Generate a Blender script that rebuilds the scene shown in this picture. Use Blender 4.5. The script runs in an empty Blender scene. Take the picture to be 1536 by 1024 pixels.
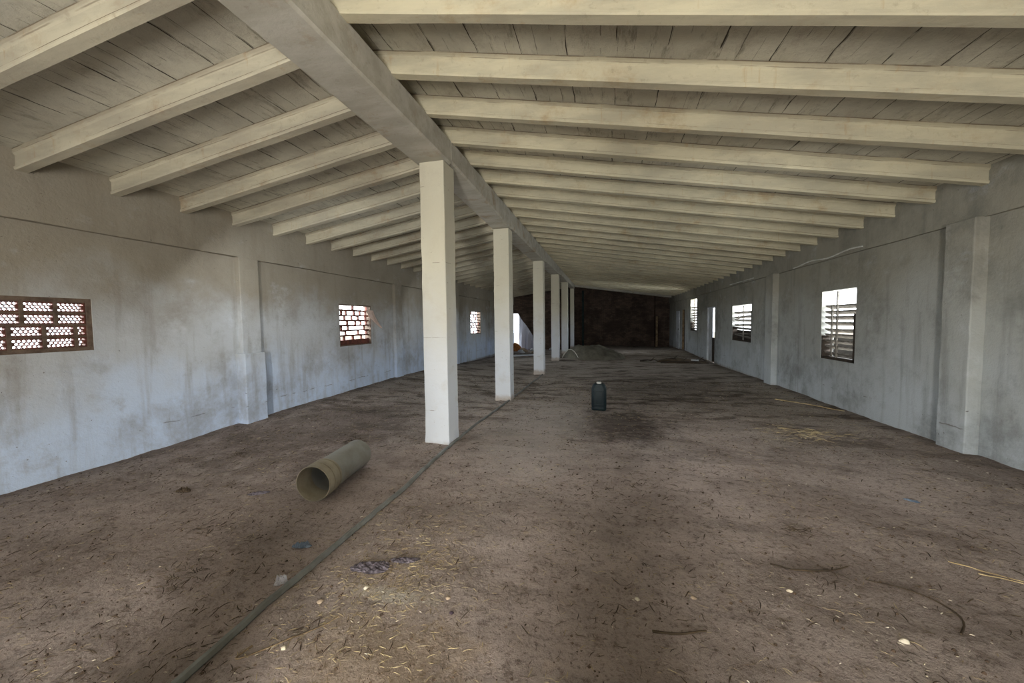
import bpy, math, random
from mathutils import Vector, noise
random.seed(7)
C = bpy.context.scene.collection
XL, XR, XC, CW = -5.386, 3.893, -2.15, 0.311

# ------------------------------------------------------------------ camera maths (used once, to place the camera and to size things)
F_PX, YAW, PITCH, ROLL, H = 565.73, .2437, -.0516, -.0117, 1.5
fw = Vector((-math.sin(YAW)*math.cos(PITCH), math.cos(YAW)*math.cos(PITCH), math.sin(PITCH)))
rt = Vector((math.cos(YAW), math.sin(YAW), 0)); up = rt.cross(fw)
_c, _s = math.cos(ROLL), math.sin(ROLL)
rt, up = _c*rt + _s*up, -_s*rt + _c*up

# ------------------------------------------------------------------ helpers
def lerp(t, a, b): return a + (b - a)*t
def interp(x, tab):
    if x <= tab[0][0]: return tab[0][1]
    for (a, va), (b, vb) in zip(tab, tab[1:]):
        if x <= b: return lerp((x-a)/(b-a), va, vb)
    return tab[-1][1]
FL = [(0,-.01),(3,-.03),(4.2,0),(5,.03),(7.2,.06),(9,.09),(11.4,.03),(15.5,-.12),(18,-.18),(26,-.2)]
FC = [(3,0),(4.2,.04),(5,.0),(7.2,-.07),(9,-.1),(11.4,-.13),(15.5,-.09),(26,-.15)]
FR = [(5,.01),(7.2,-.035),(9,-.04),(11.4,-.06),(15.5,-.13),(18,-.08),(21,-.02),(26,-.2)]
def zf0(x, y):
    l, c, r = interp(y, FL), interp(y, FC), interp(y, FR)
    return lerp((x-XL)/(XC-XL), l, c) if x < XC else lerp((x-XC)/(XR-XC), c, r)
def zf(x, y):
    p = Vector((x, y, 0))
    return zf0(x, y) + .016*noise.noise(p*1.3) + .009*noise.noise(p*4.7+Vector((9,3,1))) + .005*noise.noise(p*13)
def zslabL(x): return 2.95 + .138*(x-XL) + .19
def zslabR(x): return 3.66 - .14*(x+1.79) + .19

class MB:
    def __init__(s): s.v = []; s.f = []
    def add(s, vs, fs):
        n = len(s.v); s.v += [tuple(v) for v in vs]; s.f += [tuple(i+n for i in f) for f in fs]
    def box(s, x0, x1, y0, y1, z0, z1):
        s.add([(x0,y0,z0),(x1,y0,z0),(x1,y1,z0),(x0,y1,z0),(x0,y0,z1),(x1,y0,z1),(x1,y1,z1),(x0,y1,z1)],
              [(0,3,2,1),(4,5,6,7),(0,1,5,4),(1,2,6,5),(2,3,7,6),(3,0,4,7)])
    def loft(s, rings, cap=True, closed=True):
        n = len(rings[0]); b = len(s.v)
        for r in rings: s.v += [tuple(p) for p in r]
        for i in range(len(rings)-1):
            for j in range(n if closed else n-1):
                k = (j+1) % n
                s.f.append((b+i*n+j, b+i*n+k, b+(i+1)*n+k, b+(i+1)*n+j))
        if cap:
            s.f.append(tuple(b+j for j in reversed(range(n)))); e = b+(len(rings)-1)*n
            s.f.append(tuple(e+j for j in range(n)))
    def tube(s, pts, r, n=8, cap=True):
        pts = [Vector(p) for p in pts]; rings = []
        rr = r if isinstance(r, (list, tuple)) else [r]*len(pts)
        for i, p in enumerate(pts):
            t = (pts[min(i+1, len(pts)-1)] - pts[max(i-1, 0)]).normalized()
            a = t.cross(Vector((0,0,1)));
            if a.length < 1e-3: a = Vector((1,0,0))
            a.normalize(); b = t.cross(a)
            rings.append([p + rr[i]*(math.cos(2*math.pi*k/n)*a + math.sin(2*math.pi*k/n)*b) for k in range(n)])
        s.loft(rings, cap)
    def build(s, name, mat, parent=None, smooth=False, kind=None, label=None, cat=None, group=None, bevel=0):
        me = bpy.data.meshes.new(name); me.from_pydata(s.v, [], s.f); me.validate(); me.update()
        import bmesh
        bm = bmesh.new(); bm.from_mesh(me); bmesh.ops.recalc_face_normals(bm, faces=bm.faces); bm.to_mesh(me); bm.free()
        me.materials.append(mat)
        if smooth:
            me.polygons.foreach_set('use_smooth', [True]*len(me.polygons)); me.set_sharp_from_angle(angle=math.radians(40))
        o = bpy.data.objects.new(name, me); C.objects.link(o)
        if parent is not None: o.parent = parent
        if bevel:
            m = o.modifiers.new('b', 'BEVEL'); m.width = bevel; m.segments = 2; m.limit_method = 'ANGLE'
        tag(o, label, cat, group, kind); return o
def tag(o, label=None, cat=None, group=None, kind=None):
    for k, v in (('label', label), ('category', cat), ('group', group), ('kind', kind)):
        if v: o[k] = v
def empty(name, loc, label=None, cat=None, group=None, kind=None):
    o = bpy.data.objects.new(name, None); C.objects.link(o); o.location = loc; tag(o, label, cat, group, kind); return o
def shift(mb, loc):
    mb.v = [(x-loc[0], y-loc[1], z-loc[2]) for x, y, z in mb.v]; return mb

# ------------------------------------------------------------------ materials
class NT:
    def __init__(s, name, rough=.9, spec=.2):
        s.m = bpy.data.materials.new(name); s.m.use_nodes = True; s.t = s.m.node_tree; s.n = s.t.nodes
        s.b = s.n['Principled BSDF']; s.b.inputs['Roughness'].default_value = rough; s.b.inputs['Specular IOR Level'].default_value = spec
        s.pos = s.n.new('ShaderNodeNewGeometry').outputs['Position']
    def link(s, a, b): s.t.links.new(a, b)
    def val(s, v, sock):
        if isinstance(v, (int, float)): sock.default_value = v
        elif isinstance(v, tuple): sock.default_value = v if len(v) == len(sock.default_value) else (*v, 1)
        else: s.link(v, sock)
    def math(s, op, a, b=0., c=None, clamp=False):
        n = s.n.new('ShaderNodeMath'); n.operation = op; n.use_clamp = clamp
        s.val(a, n.inputs[0]); s.val(b, n.inputs[1])
        if c is not None: s.val(c, n.inputs[2])
        return n.outputs[0]
    def sep(s, v=None):
        n = s.n.new('ShaderNodeSeparateXYZ'); s.link(v or s.pos, n.inputs[0]); return n.outputs
    def scaled(s, sc, off=(0,0,0), v=None):
        n = s.n.new('ShaderNodeMapping'); s.link(v or s.pos, n.inputs[0]); n.inputs['Scale'].default_value = sc; n.inputs['Location'].default_value = off; return n.outputs[0]
    def noise(s, sc, detail=5, rough=.6, vec=None, dist=0):
        n = s.n.new('ShaderNodeTexNoise'); s.link(vec or s.pos, n.inputs['Vector']); n.inputs['Scale'].default_value = sc
        n.inputs['Detail'].default_value = detail; n.inputs['Roughness'].default_value = rough; n.inputs['Distortion'].default_value = dist; return n.outputs['Fac']
    def rng(s, v, a, b, c=0., d=1.):
        n = s.n.new('ShaderNodeMapRange'); n.clamp = True; n.interpolation_type = 'SMOOTHSTEP'
        s.val(v, n.inputs[0]); s.val(a, n.inputs[1]); s.val(b, n.inputs[2]); s.val(c, n.inputs[3]); s.val(d, n.inputs[4]); return n.outputs[0]
    def mix(s, f, a, b, mode='MIX'):
        n = s.n.new('ShaderNodeMix'); n.data_type = 'RGBA'; n.blend_type = mode
        s.val(f, n.inputs[0]); s.val(a, n.inputs[6]); s.val(b, n.inputs[7]); return n.outputs[2]
    def bump(s, h, strength=.3, dist=.01):
        n = s.n.new('ShaderNodeBump'); n.inputs['Strength'].default_value = strength; n.inputs['Distance'].default_value = dist
        s.link(h, n.inputs['Height']); s.link(n.outputs[0], s.b.inputs['Normal'])
    def out(s, col): s.val(col, s.b.inputs['Base Color']); return s.m
def rgb(r, g, b):
    f = lambda c: (c/255/12.92) if c <= 10 else ((c/255+.055)/1.055)**2.4
    return (f(r), f(g), f(b), 1)

def wall_mat(name, low, mid, high, grime, zmix=(.2, 2.3), gr=.55):
    m = NT(name); z = m.sep()[2]
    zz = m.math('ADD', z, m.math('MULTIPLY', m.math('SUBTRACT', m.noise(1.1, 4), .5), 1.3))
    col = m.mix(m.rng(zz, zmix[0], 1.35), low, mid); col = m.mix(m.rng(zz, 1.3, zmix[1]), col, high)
    g1 = m.rng(m.noise(.85, 8, .72, dist=.1), .45, .7); col = m.mix(m.math('MULTIPLY', g1, gr), col, grime)
    g2 = m.rng(m.noise(3.3, 8, .7), .52, .75); col = m.mix(m.math('MULTIPLY', g2, .35), col, grime)
    drip = m.rng(m.noise(1, 5, .6, vec=m.scaled((6,6,.55))), .5, .72); col = m.mix(m.math('MULTIPLY', drip, .38), col, grime)
    pale = m.rng(m.noise(1.9, 6, .7, vec=m.scaled((1,1,1.4),(5,5,5))), .55, .8); col = m.mix(m.math('MULTIPLY', pale, .28), col, (.72,.76,.80,1))
    # horizontal plaster seams and cracks low on the wall
    zn = m.math('ADD', z, m.math('MULTIPLY', m.noise(2.5, 5), .10))
    s1 = m.math('SUBTRACT', 1., m.rng(m.math('ABSOLUTE', m.math('SUBTRACT', zn, .33)), .002, .010), clamp=True)
    s1 = m.math('MULTIPLY', s1, m.rng(m.noise(3.1, 3, vec=m.scaled((1,1,.2))), .54, .62))
    col = m.mix(m.math('MULTIPLY', s1, .6), col, rgb(90,78,66))
    # pits
    pit = m.rng(m.noise(28, 2, .5), .735, .775); col = m.mix(m.math('MULTIPLY', pit, .7), col, rgb(80,72,62))
    # stained foot of the wall
    ft = m.rng(m.math('ADD', z, m.math('MULTIPLY', m.noise(9, 5), .14)), .06, -.06); col = m.mix(m.math('MULTIPLY', ft, .7), col, rgb(120,100,78))
    m.bump(m.math('ADD', m.noise(5, 8, .7), m.math('MULTIPLY', m.noise(45, 4), .3)), .55, .02)
    return m.out(col)
M = {}
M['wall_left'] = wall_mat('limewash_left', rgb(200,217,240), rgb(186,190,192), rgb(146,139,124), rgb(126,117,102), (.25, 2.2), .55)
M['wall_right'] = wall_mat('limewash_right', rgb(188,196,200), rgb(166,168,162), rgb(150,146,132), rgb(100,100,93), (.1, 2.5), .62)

def column_mat():
    m = NT('column_limewash'); z = m.sep()[2]
    zz = m.math('ADD', z, m.math('MULTIPLY', m.math('SUBTRACT', m.noise(1.7, 5), .5), 1.0))
    col = m.mix(m.rng(zz, .5, 2.4), rgb(208,214,220), rgb(196,191,170)); col = m.mix(m.math('MULTIPLY', m.rng(m.noise(2.6, 8, .7), .5, .72), .3), col, rgb(172,162,142))
    lin = m.math('ABSOLUTE', m.math('SUBTRACT', m.math('FRACT', m.math('ADD', m.math('MULTIPLY', z, 1.12), m.math('MULTIPLY', m.noise(2, 3), .03))), .5))
    lm = m.math('MULTIPLY', m.rng(lin, .006, .002), m.rng(m.noise(5, 3), .5, .6)); col = m.mix(m.math('MULTIPLY', lm, .6), col, rgb(110,96,78))
    pit = m.rng(m.noise(22, 3, .6), .70, .74); col = m.mix(m.math('MULTIPLY', pit, .6), col, rgb(120,105,85))
    ft = m.rng(m.math('ADD', z, m.math('MULTIPLY', m.noise(11, 5), .16)), .15, .03); col = m.mix(m.math('MULTIPLY', ft, .6), col, rgb(150,125,92))
    m.bump(m.math('ADD', m.noise(9, 8, .7), m.math('MULTIPLY', m.noise(60, 3), .2)), .4, .012)
    return m.out(col)
M['column'] = column_mat()
def beam_mat(name, a, b, stain, amt=.5, plane=None):
    m = NT(name)
    v = m.scaled((.7, 3, 3)); col = m.mix(m.rng(m.noise(1.6, 6, .65, vec=v), .35, .65), a, b)
    col = m.mix(m.math('MULTIPLY', m.rng(m.noise(2.2, 7, .7), .52, .74), amt), col, stain)
    col = m.mix(m.math('MULTIPLY', m.rng(m.noise(14, 6, .7), .56, .7), .25), col, rgb(120,106,86))
    if plane:   # lines of the casting: lip near the soffit, flange under the slabs, open joint against the slabs
        q = m.sep(); zl = m.math('SUBTRACT', q[2], m.math('ADD', plane[0], m.math('MULTIPLY', q[0], plane[1])))
        zl = m.math('ADD', zl, m.math('MULTIPLY', m.math('SUBTRACT', m.noise(5, 5, .7), .5), .010))
        for zc, w_, am, th in ((.034,.0035,.75,.30), (.150,.004,.5,.42), (.186,.007,.85,.36)):
            l = m.rng(m.math('ABSOLUTE', m.math('SUBTRACT', zl, zc)), w_, w_*.3)
            col = m.mix(m.math('MULTIPLY', m.math('MULTIPLY', l, m.rng(m.noise(2.3, 4, .6, vec=m.scaled((1,1,1),(zc*90,0,0))), th, th+.15)), am), col, rgb(84,68,50))
        col = m.mix(m.math('MULTIPLY', m.rng(zl, .145, .165), .28), col, rgb(128,116,98))
        col = m.mix(m.math('MULTIPLY', m.rng(m.noise(1, 5, .6, vec=m.scaled((14,14,1.5))), .60, .74), .3), col, rgb(160,122,70))
    m.bump(m.math('ADD', m.noise(10, 8, .7), m.math('MULTIPLY', m.noise(70, 3), .2)), .35, .012)
    return m.out(col)
M['rafter'] = beam_mat('rafter_limewash_left', rgb(188,181,158), rgb(166,159,140), rgb(152,128,98), .6, (2.95+.138*5.386, .138))
M['rafter_r'] = beam_mat('rafter_limewash_right', rgb(194,186,158), rgb(172,165,142), rgb(158,132,94), .6, (3.66-.14*1.79, -.14))
M['ridge'] = beam_mat('ridge_beam_limewash', rgb(184,180,166), rgb(166,161,146), rgb(144,118,82), .7)
def slab_mat(name, sgn, a, b):
    m = NT(name); s = m.sep(); x, y = s[0], s[1]
    wob = m.math('MULTIPLY', m.noise(1.2, 3, vec=m.scaled((1,1.6,1))), .05)
    xx = m.math('ADD', x, wob)
    # every bay between two rafters has its own offset of the joints
    col = m.mix(m.rng(m.noise(1.5, 6, .65), .35, .66), a, b)
    col = m.mix(m.math('MULTIPLY', m.rng(m.noise(2.7, 8, .75, vec=m.scaled((1,1,1),(8,1,0))), .5, .72), .4), col, rgb(120,104,84))
    far = m.rng(y, 6., 18.); col = m.mix(m.math('MULTIPLY', far, .35), col, rgb(110,98,82))  # dimming towards the far end put into the slab colour
    def joint(per, off, w, thr, amt, sc):
        nonlocal col
        fr = m.math('FRACT', m.math('ADD', m.math('MULTIPLY', xx, 1/per), off))
        d = m.math('MULTIPLY', m.math('ABSOLUTE', m.math('SUBTRACT', fr, .5)), per)
        wid = m.math('MULTIPLY', m.rng(m.noise(sc, 4), .35, .7, .25, 1.), w)
        l = m.math('SUBTRACT', 1., m.math('DIVIDE', d, wid), clamp=True); l = m.rng(l, 0, .5)
        l = m.math('MULTIPLY', l, m.rng(m.noise(sc*.8, 3, vec=m.scaled((1,1,1),(off*31+3,7,2))), thr, thr+.08))
        col = m.mix(m.math('MULTIPLY', l, amt), col, rgb(52,42,34)); return l
    j = joint(.372, .23, .008, .38, .95, 3.0); j2 = joint(.124, .61, .0045, .5, .6, 4.0)
    gr = m.rng(m.noise(1, 7, .75, vec=m.scaled((11,2.6,3))), .53, .70); col = m.mix(m.math('MULTIPLY', gr, .6), col, rgb(112,102,86))
    pe = m.rng(m.noise(1, 6, .7, vec=m.scaled((4,2,3),(3,9,1))), .60, .66); col = m.mix(m.math('MULTIPLY', pe, .35), col, rgb(180,168,150))
    m.bump(m.math('SUBTRACT', m.math('MULTIPLY', m.noise(9, 9, .78), 1.6), m.math('ADD', j, j2)), .8, .02)
    return m.out(col)
M['slab'] = slab_mat('ceiling_hollow_slabs', 1, rgb(206,202,184), rgb(184,180,164))
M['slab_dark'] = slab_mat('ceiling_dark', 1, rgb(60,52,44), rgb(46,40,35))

def floor_mat():
    m = NT('dirt_floor', .95, .1); s = m.sep(); y = s[1]
    col = m.mix(m.rng(m.noise(.9, 6, .65), .38, .64), rgb(196,181,172), rgb(168,153,144))
    grey = m.rng(m.math('ADD', y, m.math('MULTIPLY', m.noise(.6, 5), 6)), 6., 12.)
    col = m.mix(m.math('MULTIPLY', grey, .85), col, rgb(176,168,158))
    # trampled darker muck, drawn out across the view
    st = m.rng(m.noise(1, 8, .72, vec=m.scaled((1.0,2.4,1),(2,2,0)), dist=.5), .47, .62)
    col = m.mix(m.math('MULTIPLY', st, m.rng(y, 3., 7.5, .2, .75)), col, rgb(64,54,46))
    sp = m.rng(m.noise(9, 8, .8), .52, .66); col = m.mix(m.math('MULTIPLY', sp, .55), col, rgb(96,82,70))
    sp2 = m.rng(m.noise(34, 6, .8), .52, .62); col = m.mix(m.math('MULTIPLY', sp2, .55), col, rgb(92,78,66))
    lt = m.rng(m.noise(6, 6, .7, vec=m.scaled((1,1,1),(4,0,3))), .58, .72); col = m.mix(m.math('MULTIPLY', lt, .35), col, rgb(186,166,146))
    # lime spilled on the dirt near the rail; ochre husks in front of it; darker ground beside the walls
    def blob(cx, cy, rx, ry, nz, k):
        dx = m.math('DIVIDE', m.math('SUBTRACT', s[0], cx), rx); dy = m.math('DIVIDE', m.math('SUBTRACT', y, cy), ry)
        d = m.math('SQRT', m.math('ADD', m.math('MULTIPLY', dx, dx), m.math('MULTIPLY', dy, dy)))
        d = m.math('ADD', d, m.math('MULTIPLY', m.math('SUBTRACT', m.noise(nz, 7, .8), .5), k)); return m.rng(d, 1.1, .3)
    col = m.mix(m.math('MULTIPLY', blob(-1.16, 1.78, .24, .075, 14, 3.0), .9), col, rgb(216,208,196))
    col = m.mix(m.math('MULTIPLY', blob(-.93, 1.80, .09, .05, 14, 3.4), .5), col, rgb(206,196,182))
    col = m.mix(m.math('MULTIPLY', blob(-.95, 1.35, .55, .42, 6, 2.2), .28), col, rgb(186,158,112))
    col = m.mix(m.math('MULTIPLY', blob(.1, 5.7, 1.0, 1.3, 3, 2.6), .7), col, rgb(48,38,33))
    col = m.mix(m.math('MULTIPLY', blob(-3.9, 4.6, 1.7, 2.4, 3, 2.4), .5), col, rgb(58,48,39))
    col = m.mix(m.math('MULTIPLY', blob(1.2, 9.5, 2.4, 3.2, 2, 2.6), .5), col, rgb(58,50,42))
    col = m.mix(m.math('MULTIPLY', blob(-.9, 5.4, .9, 3.0, 2, 1.6), .6), col, rgb(186,178,170))
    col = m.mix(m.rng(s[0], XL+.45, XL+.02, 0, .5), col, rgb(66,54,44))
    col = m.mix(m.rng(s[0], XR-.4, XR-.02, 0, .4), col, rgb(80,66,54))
    h = m.math('ADD', m.noise(14, 9, .75), m.math('MULTIPLY', m.noise(70, 5, .7), .35)); m.bump(h, 1, .045)
    return m.out(col)
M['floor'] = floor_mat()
def simple(name, col, col2=None, sc=8, rough=.8, spec=.3, bump=.3):
    m = NT(name, rough, spec); col2 = col2 or tuple(c*.6 for c in col[:3])+(1,)
    c = m.mix(m.rng(m.noise(sc, 6, .65), .35, .7), col, col2); m.bump(m.noise(sc*3, 5), bump, .005); return m.out(c)
M['straw'] = simple('straw', rgb(206,188,146), rgb(140,120,88), 5)
M['dark_straw'] = simple('dark_straw', rgb(86,72,54), rgb(52,42,32), 5)
M['crumb'] = simple('dirt_crumbs', rgb(96,78,62), rgb(60,48,38), 12)
M['pale'] = simple('pale_chips', rgb(226,218,198), rgb(170,155,128), 3)
M['terracotta'] = simple('terracotta', rgb(112,66,54), rgb(74,48,42), 9)
M['mortar'] = simple('brown_mortar', rgb(112,96,82), rgb(78,64,54), 12)
M['concrete'] = simple('louvre_concrete', rgb(150,146,138), rgb(100,94,86), 10)
M['dark_wood'] = simple('dark_frame', rgb(70,62,54), rgb(46,40,36), 10)
M['pvc'] = simple('grey_pvc', rgb(150,150,144), rgb(128,126,116), 3, .5, .4, .1)
M['pvc_in'] = simple('dusty_pvc_socket', rgb(168,160,142), rgb(142,134,116), 5, .75, .3, .15)
M['rail'] = simple('grey_pipe', rgb(122,124,120), rgb(92,92,84), 4, .5, .5, .1)
M['can'] = simple('dark_green_plastic', rgb(24,40,44), rgb(17,29,33), 5, .5, .3, .05)
M['dark_green'] = simple('dark_green_paint', rgb(50,60,58), rgb(34,42,42), 4, .9, .1)
M['cap'] = simple('white_cap', rgb(236,236,230), rgb(210,208,200), 5, .5)
M['tarp'] = simple('olive_tarpaulin', rgb(112,109,96), rgb(78,75,65), 2.5, .75)
M['white_hose'] = simple('white_hose', rgb(220,220,212), rgb(170,168,160), 3, .5)
M['stone'] = simple('pale_stone', rgb(176,158,136), rgb(136,118,98), 20)
M['dark_stone'] = simple('dark_stone', rgb(66,54,62), rgb(44,36,42), 20)
M['cloth'] = simple('purple_grey_netting', rgb(112,105,112), rgb(66,60,64), 25, .9)
M['blue'] = simple('blue_grey_plastic', rgb(112,126,142), rgb(78,90,106), 12, .45)
M['wood'] = simple('weathered_wood', rgb(142,122,94), rgb(96,80,60), 6)
M['cane'] = simple('pale_cane', rgb(200,182,140), rgb(150,130,92), 6)
M['white_paint'] = simple('white_door_paint', rgb(206,212,218), rgb(172,176,180), 3, .6)
M['dark_yard'] = simple('dark_yard_wall', rgb(52,46,40), rgb(36,32,28), 4)
M['yard'] = simple('yard_ground', rgb(120,108,90), rgb(96,84,66), .6)
M['rust'] = simple('rust_orange', rgb(170,110,54), rgb(110,66,34), 6)
def brickwall():
    m = NT('soot_brown_brick'); s = m.sep(); cv = m.n.new('ShaderNodeCombineXYZ'); m.link(s[0], cv.inputs[0]); m.link(s[2], cv.inputs[1])
    b = m.n.new('ShaderNodeTexBrick'); m.link(cv.outputs[0], b.inputs['Vector']); b.inputs['Scale'].default_value = 1
    b.inputs['Brick Width'].default_value = .26; b.inputs['Row Height'].default_value = .085; b.inputs['Mortar Size'].default_value = .008
    b.inputs['Color1'].default_value = rgb(108,90,78); b.inputs['Color2'].default_value = rgb(84,70,61); b.inputs['Mortar'].default_value = rgb(74,66,58)
    col = m.mix(m.math('MULTIPLY', m.rng(m.noise(1.1, 7, .7), .4, .62), .75), b.outputs['Color'], rgb(54,45,39))
    col = m.mix(m.math('MULTIPLY', m.rng(m.noise(2.4, 7, .7, vec=m.scaled((1,1,1),(7,2,4))), .56, .72), .5), col, rgb(118,108,98))
    m.bump(m.noise(12, 6), .6, .02); return m.out(col)
M['brick'] = brickwall()
def clear():
    m = NT('clear_plastic', .15, .6); m.b.inputs['Base Color'].default_value = (.8,.8,.85,1); m.b.inputs['Alpha'].default_value = .32
    m.bump(m.noise(60, 3), .4, .005); return m.m
M['clear'] = clear()
def sheet():
    m = NT('milky_plastic_sheet', .4, .4); m.b.inputs['Transmission Weight'].default_value = .04
    m.bump(m.noise(4, 5, vec=m.scaled((3,3,.5))), .6, .05); return m.out(rgb(150,154,170))
M['sheet'] = sheet()
M['torn'] = simple('torn_pinkish_plastic', rgb(222,200,188), rgb(190,166,152), 6, .5)

# ------------------------------------------------------------------ floor
def axis(segs):
    out = []
    for a, b, st in segs:
        n = max(1, round((b-a)/st)); out += [a + (b-a)*i/n for i in range(n)]
    return out + [segs[-1][1]]
xs = axis([(XL-.3, XR+.3, .05)]); ys = axis([(-3.4, .6, .5), (.6, 4, .03), (4, 8, .06), (8, 14, .12), (14, 26.5, .3)])
mb = MB(); mb.v = [(x, y, zf(x, y)) for y in ys for x in xs]; nx = len(xs)
mb.f = [(j*nx+i, j*nx+i+1, (j+1)*nx+i+1, (j+1)*nx+i) for j in range(len(ys)-1) for i in range(nx-1)]
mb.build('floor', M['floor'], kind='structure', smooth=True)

# ------------------------------------------------------------------ walls
T = .2
def side_wall(name, X, s, y0, y1, ztop, holes, mat):
    """wall in the plane x = X, thickness T on side s; holes = [(ya, yb, za, zb)]"""
    yc = sorted({y0, y1, *[h[0] for h in holes], *[h[1] for h in holes]}); zc = sorted({-.5, ztop, *[h[2] for h in holes], *[h[3] for h in holes]})
    mb = MB(); Xo = X + s*T
    def solid(i, j):
        if i < 0 or j < 0 or i >= len(yc)-1 or j >= len(zc)-1: return False
        ym, zm = (yc[i]+yc[i+1])/2, (zc[j]+zc[j+1])/2
        return not any(a < ym < b and c < zm < d for a, b, c, d in holes)
    for i in range(len(yc)-1):
        for j in range(len(zc)-1):
            if not solid(i, j): continue
            a, b, c, d = yc[i], yc[i+1], zc[j], zc[j+1]
            mb.add([(X,a,c),(X,b,c),(X,b,d),(X,a,d)], [(0,1,2,3)]); mb.add([(Xo,a,c),(Xo,b,c),(Xo,b,d),(Xo,a,d)], [(0,1,2,3)])
            if not solid(i-1, j): mb.add([(X,a,c),(Xo,a,c),(Xo,a,d),(X,a,d)], [(0,1,2,3)])
            if not solid(i+1, j): mb.add([(X,b,c),(Xo,b,c),(Xo,b,d),(X,b,d)], [(0,1,2,3)])
            if not solid(i, j-1): mb.add([(X,a,c),(Xo,a,c),(Xo,b,c),(X,b,c)], [(0,1,2,3)])
            if not solid(i, j+1): mb.add([(X,a,d),(Xo,a,d),(Xo,b,d),(X,b,d)], [(0,1,2,3)])
    # weld so the normals agree
    import bmesh
    bm = bmesh.new(); vs = [bm.verts.new(v) for v in mb.v]
    for f in mb.f: bm.faces.new([vs[i] for i in f])
    bmesh.ops.remove_doubles(bm, verts=bm.verts, dist=1e-4); bmesh.ops.recalc_face_normals(bm, faces=bm.faces)
    me = bpy.data.meshes.new(name); bm.to_mesh(me); bm.free(); me.materials.append(mat)
    o = bpy.data.objects.new(name, me); C.objects.link(o); o['kind'] = 'structure'; return o
WL = [(1.45, 2.875, 1.25, 1.80), (6.77, 7.87, 1.025, 1.92), (14.65, 15.95, 1.01, 1.97)]
WR = [(7.21, 8.2, .765, 1.99), (11.68, 13.3, .85, 1.925), (18.1, 19.4, 1.0, 2.45)]
DR = [(15.26, 16.4, -.5, 1.99), (20.65, 21.4, -.5, 2.04)]
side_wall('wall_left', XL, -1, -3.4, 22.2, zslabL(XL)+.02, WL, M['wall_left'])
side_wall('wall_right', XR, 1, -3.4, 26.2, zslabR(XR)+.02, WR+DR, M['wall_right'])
PL = .08
def strip(x0, x1, y0, y1, z0, z1, n, jit=.004, ax='y'):
    """a plastered bar with slightly wandering edges"""
    mb = MB(); rings = []
    for i in range(n+1):
        t = i/n; j = lambda: random.uniform(-jit, jit)
        if ax == 'y':
            y = lerp(t, y0, y1); rings.append([(x0,y,z0+j()),(x1+j(),y,z0+j()),(x1+j(),y,z1),(x0,y,z1)])
        else:
            z = lerp(t, z0, z1); rings.append([(x0+j(),y0+j(),z),(x1+j(),y0+j(),z),(x1+j(),y1+j(),z),(x0+j(),y1+j(),z)])
    mb.loft(rings); return mb
strip(XL, XL+PL, -3.2, 22, 2.515, zslabL(XL)+.02, 80).build('trim_1', M['wall_left'], kind='structure')
strip(XR, XR-.05, -3.2, 26, 2.545, zslabR(XR)+.02, 80).build('trim_2', M['wall_right'], kind='structure')
n = 3
for y, w in ((.2,.33), (4.53,.32), (8.82,.34), (12.85,.36), (17.1,.35), (21.2,.35)):
    strip(XL-.01, XL+PL, y, y+w, -.4, 2.52, 30, .003, 'z').build('trim_%d' % n, M['wall_left'], kind='structure', bevel=.008); n += 1
strip(XL-.01, XL+.17, 4.475, 4.83, -.4, 1.07, 16, .004, 'z').build('trim_%d' % n, M['wall_left'], kind='structure', bevel=.012); n += 1
for y, w in ((.3,.4), (5.08,.36), (10.02,.40)):
    strip(XR+.01, XR-.125, y, y+w, -.4, 2.55, 30, .003, 'z').build('trim_%d' % n, M['wall_right'], kind='structure', bevel=.01); n += 1
# end walls
mb = MB(); Y = 26
mb.box(XC, XR, Y, Y+.2, -.5, 4.2); mb.build('wall_back', M['brick'], kind='structure')
mb = MB()   # broken brick wall at the end of the left aisle: slanting gap at its foot
mb.loft([[(XL-.1,y,2.0),(-5.1,y,2.0),(-4.85,y,1.62),(-4.55,y,1.25),(-4.2,y,.70),(-3.95,y,-.4),(XC+.1,y,-.4),(XC+.1,y,3.9),(XL-.1,y,3.4)] for y in (22, 22.18)]); mb.build('wall_back_left', M['brick'], kind='structure')
mb = MB(); mb.box(XC-.05, XC+.1, 22, 26.2, -.4, 4); mb.build('wall_partition', M['brick'], kind='structure')
mb = MB(); mb.box(XL-.3, -.6, -3.4, -3.2, -.4, 4.2); mb.box(.0, XR+.3, -3.4, -3.2, -.4, 4.2); mb.box(-.6, .0, -3.4, -3.2, 2.3, 4.2); mb.build('wall_front', M['wall_right'], kind='structure')
mb = MB(); mb.box(-.29, .05, -.95, -.80, -.1, 1.6); mb.box(-1.34, -1.02, -.72, -.58, -.1, 1.6); mb.build('shade_blocker', M['wall_right'], kind='structure')   # unseen blockers added behind the viewer to shade the floor in bands
# brown piers on the back wall
mb = MB(); mb.box(3.05, XR, 25.4, 26, -.4, 3.1); mb.build('trim_%d' % n, M['brick'], kind='structure'); n += 1

# ------------------------------------------------------------------ ceiling
def ceil(name, xa, za, xb, zb, y0, y1, mat):
    mb = MB(); mb.add([(xa,y0,za),(xb,y0,zb),(xb,y1,zb),(xa,y1,za),(xa,y0,za+.1),(xb,y0,zb+.1),(xb,y1,zb+.1),(xa,y1,za+.1)],
                      [(0,1,2,3),(4,5,6,7),(0,1,5,4),(1,2,6,5),(2,3,7,6),(3,0,4,7)]); mb.build(name, mat, kind='structure')
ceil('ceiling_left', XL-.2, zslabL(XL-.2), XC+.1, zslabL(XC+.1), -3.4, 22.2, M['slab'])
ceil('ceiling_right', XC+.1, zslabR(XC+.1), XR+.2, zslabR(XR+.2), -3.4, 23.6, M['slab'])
ceil('ceiling_back', XC, zslabR(XC), XR+.2, zslabR(XR+.2), 23.6, 26.2, M['slab_dark'])

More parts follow.
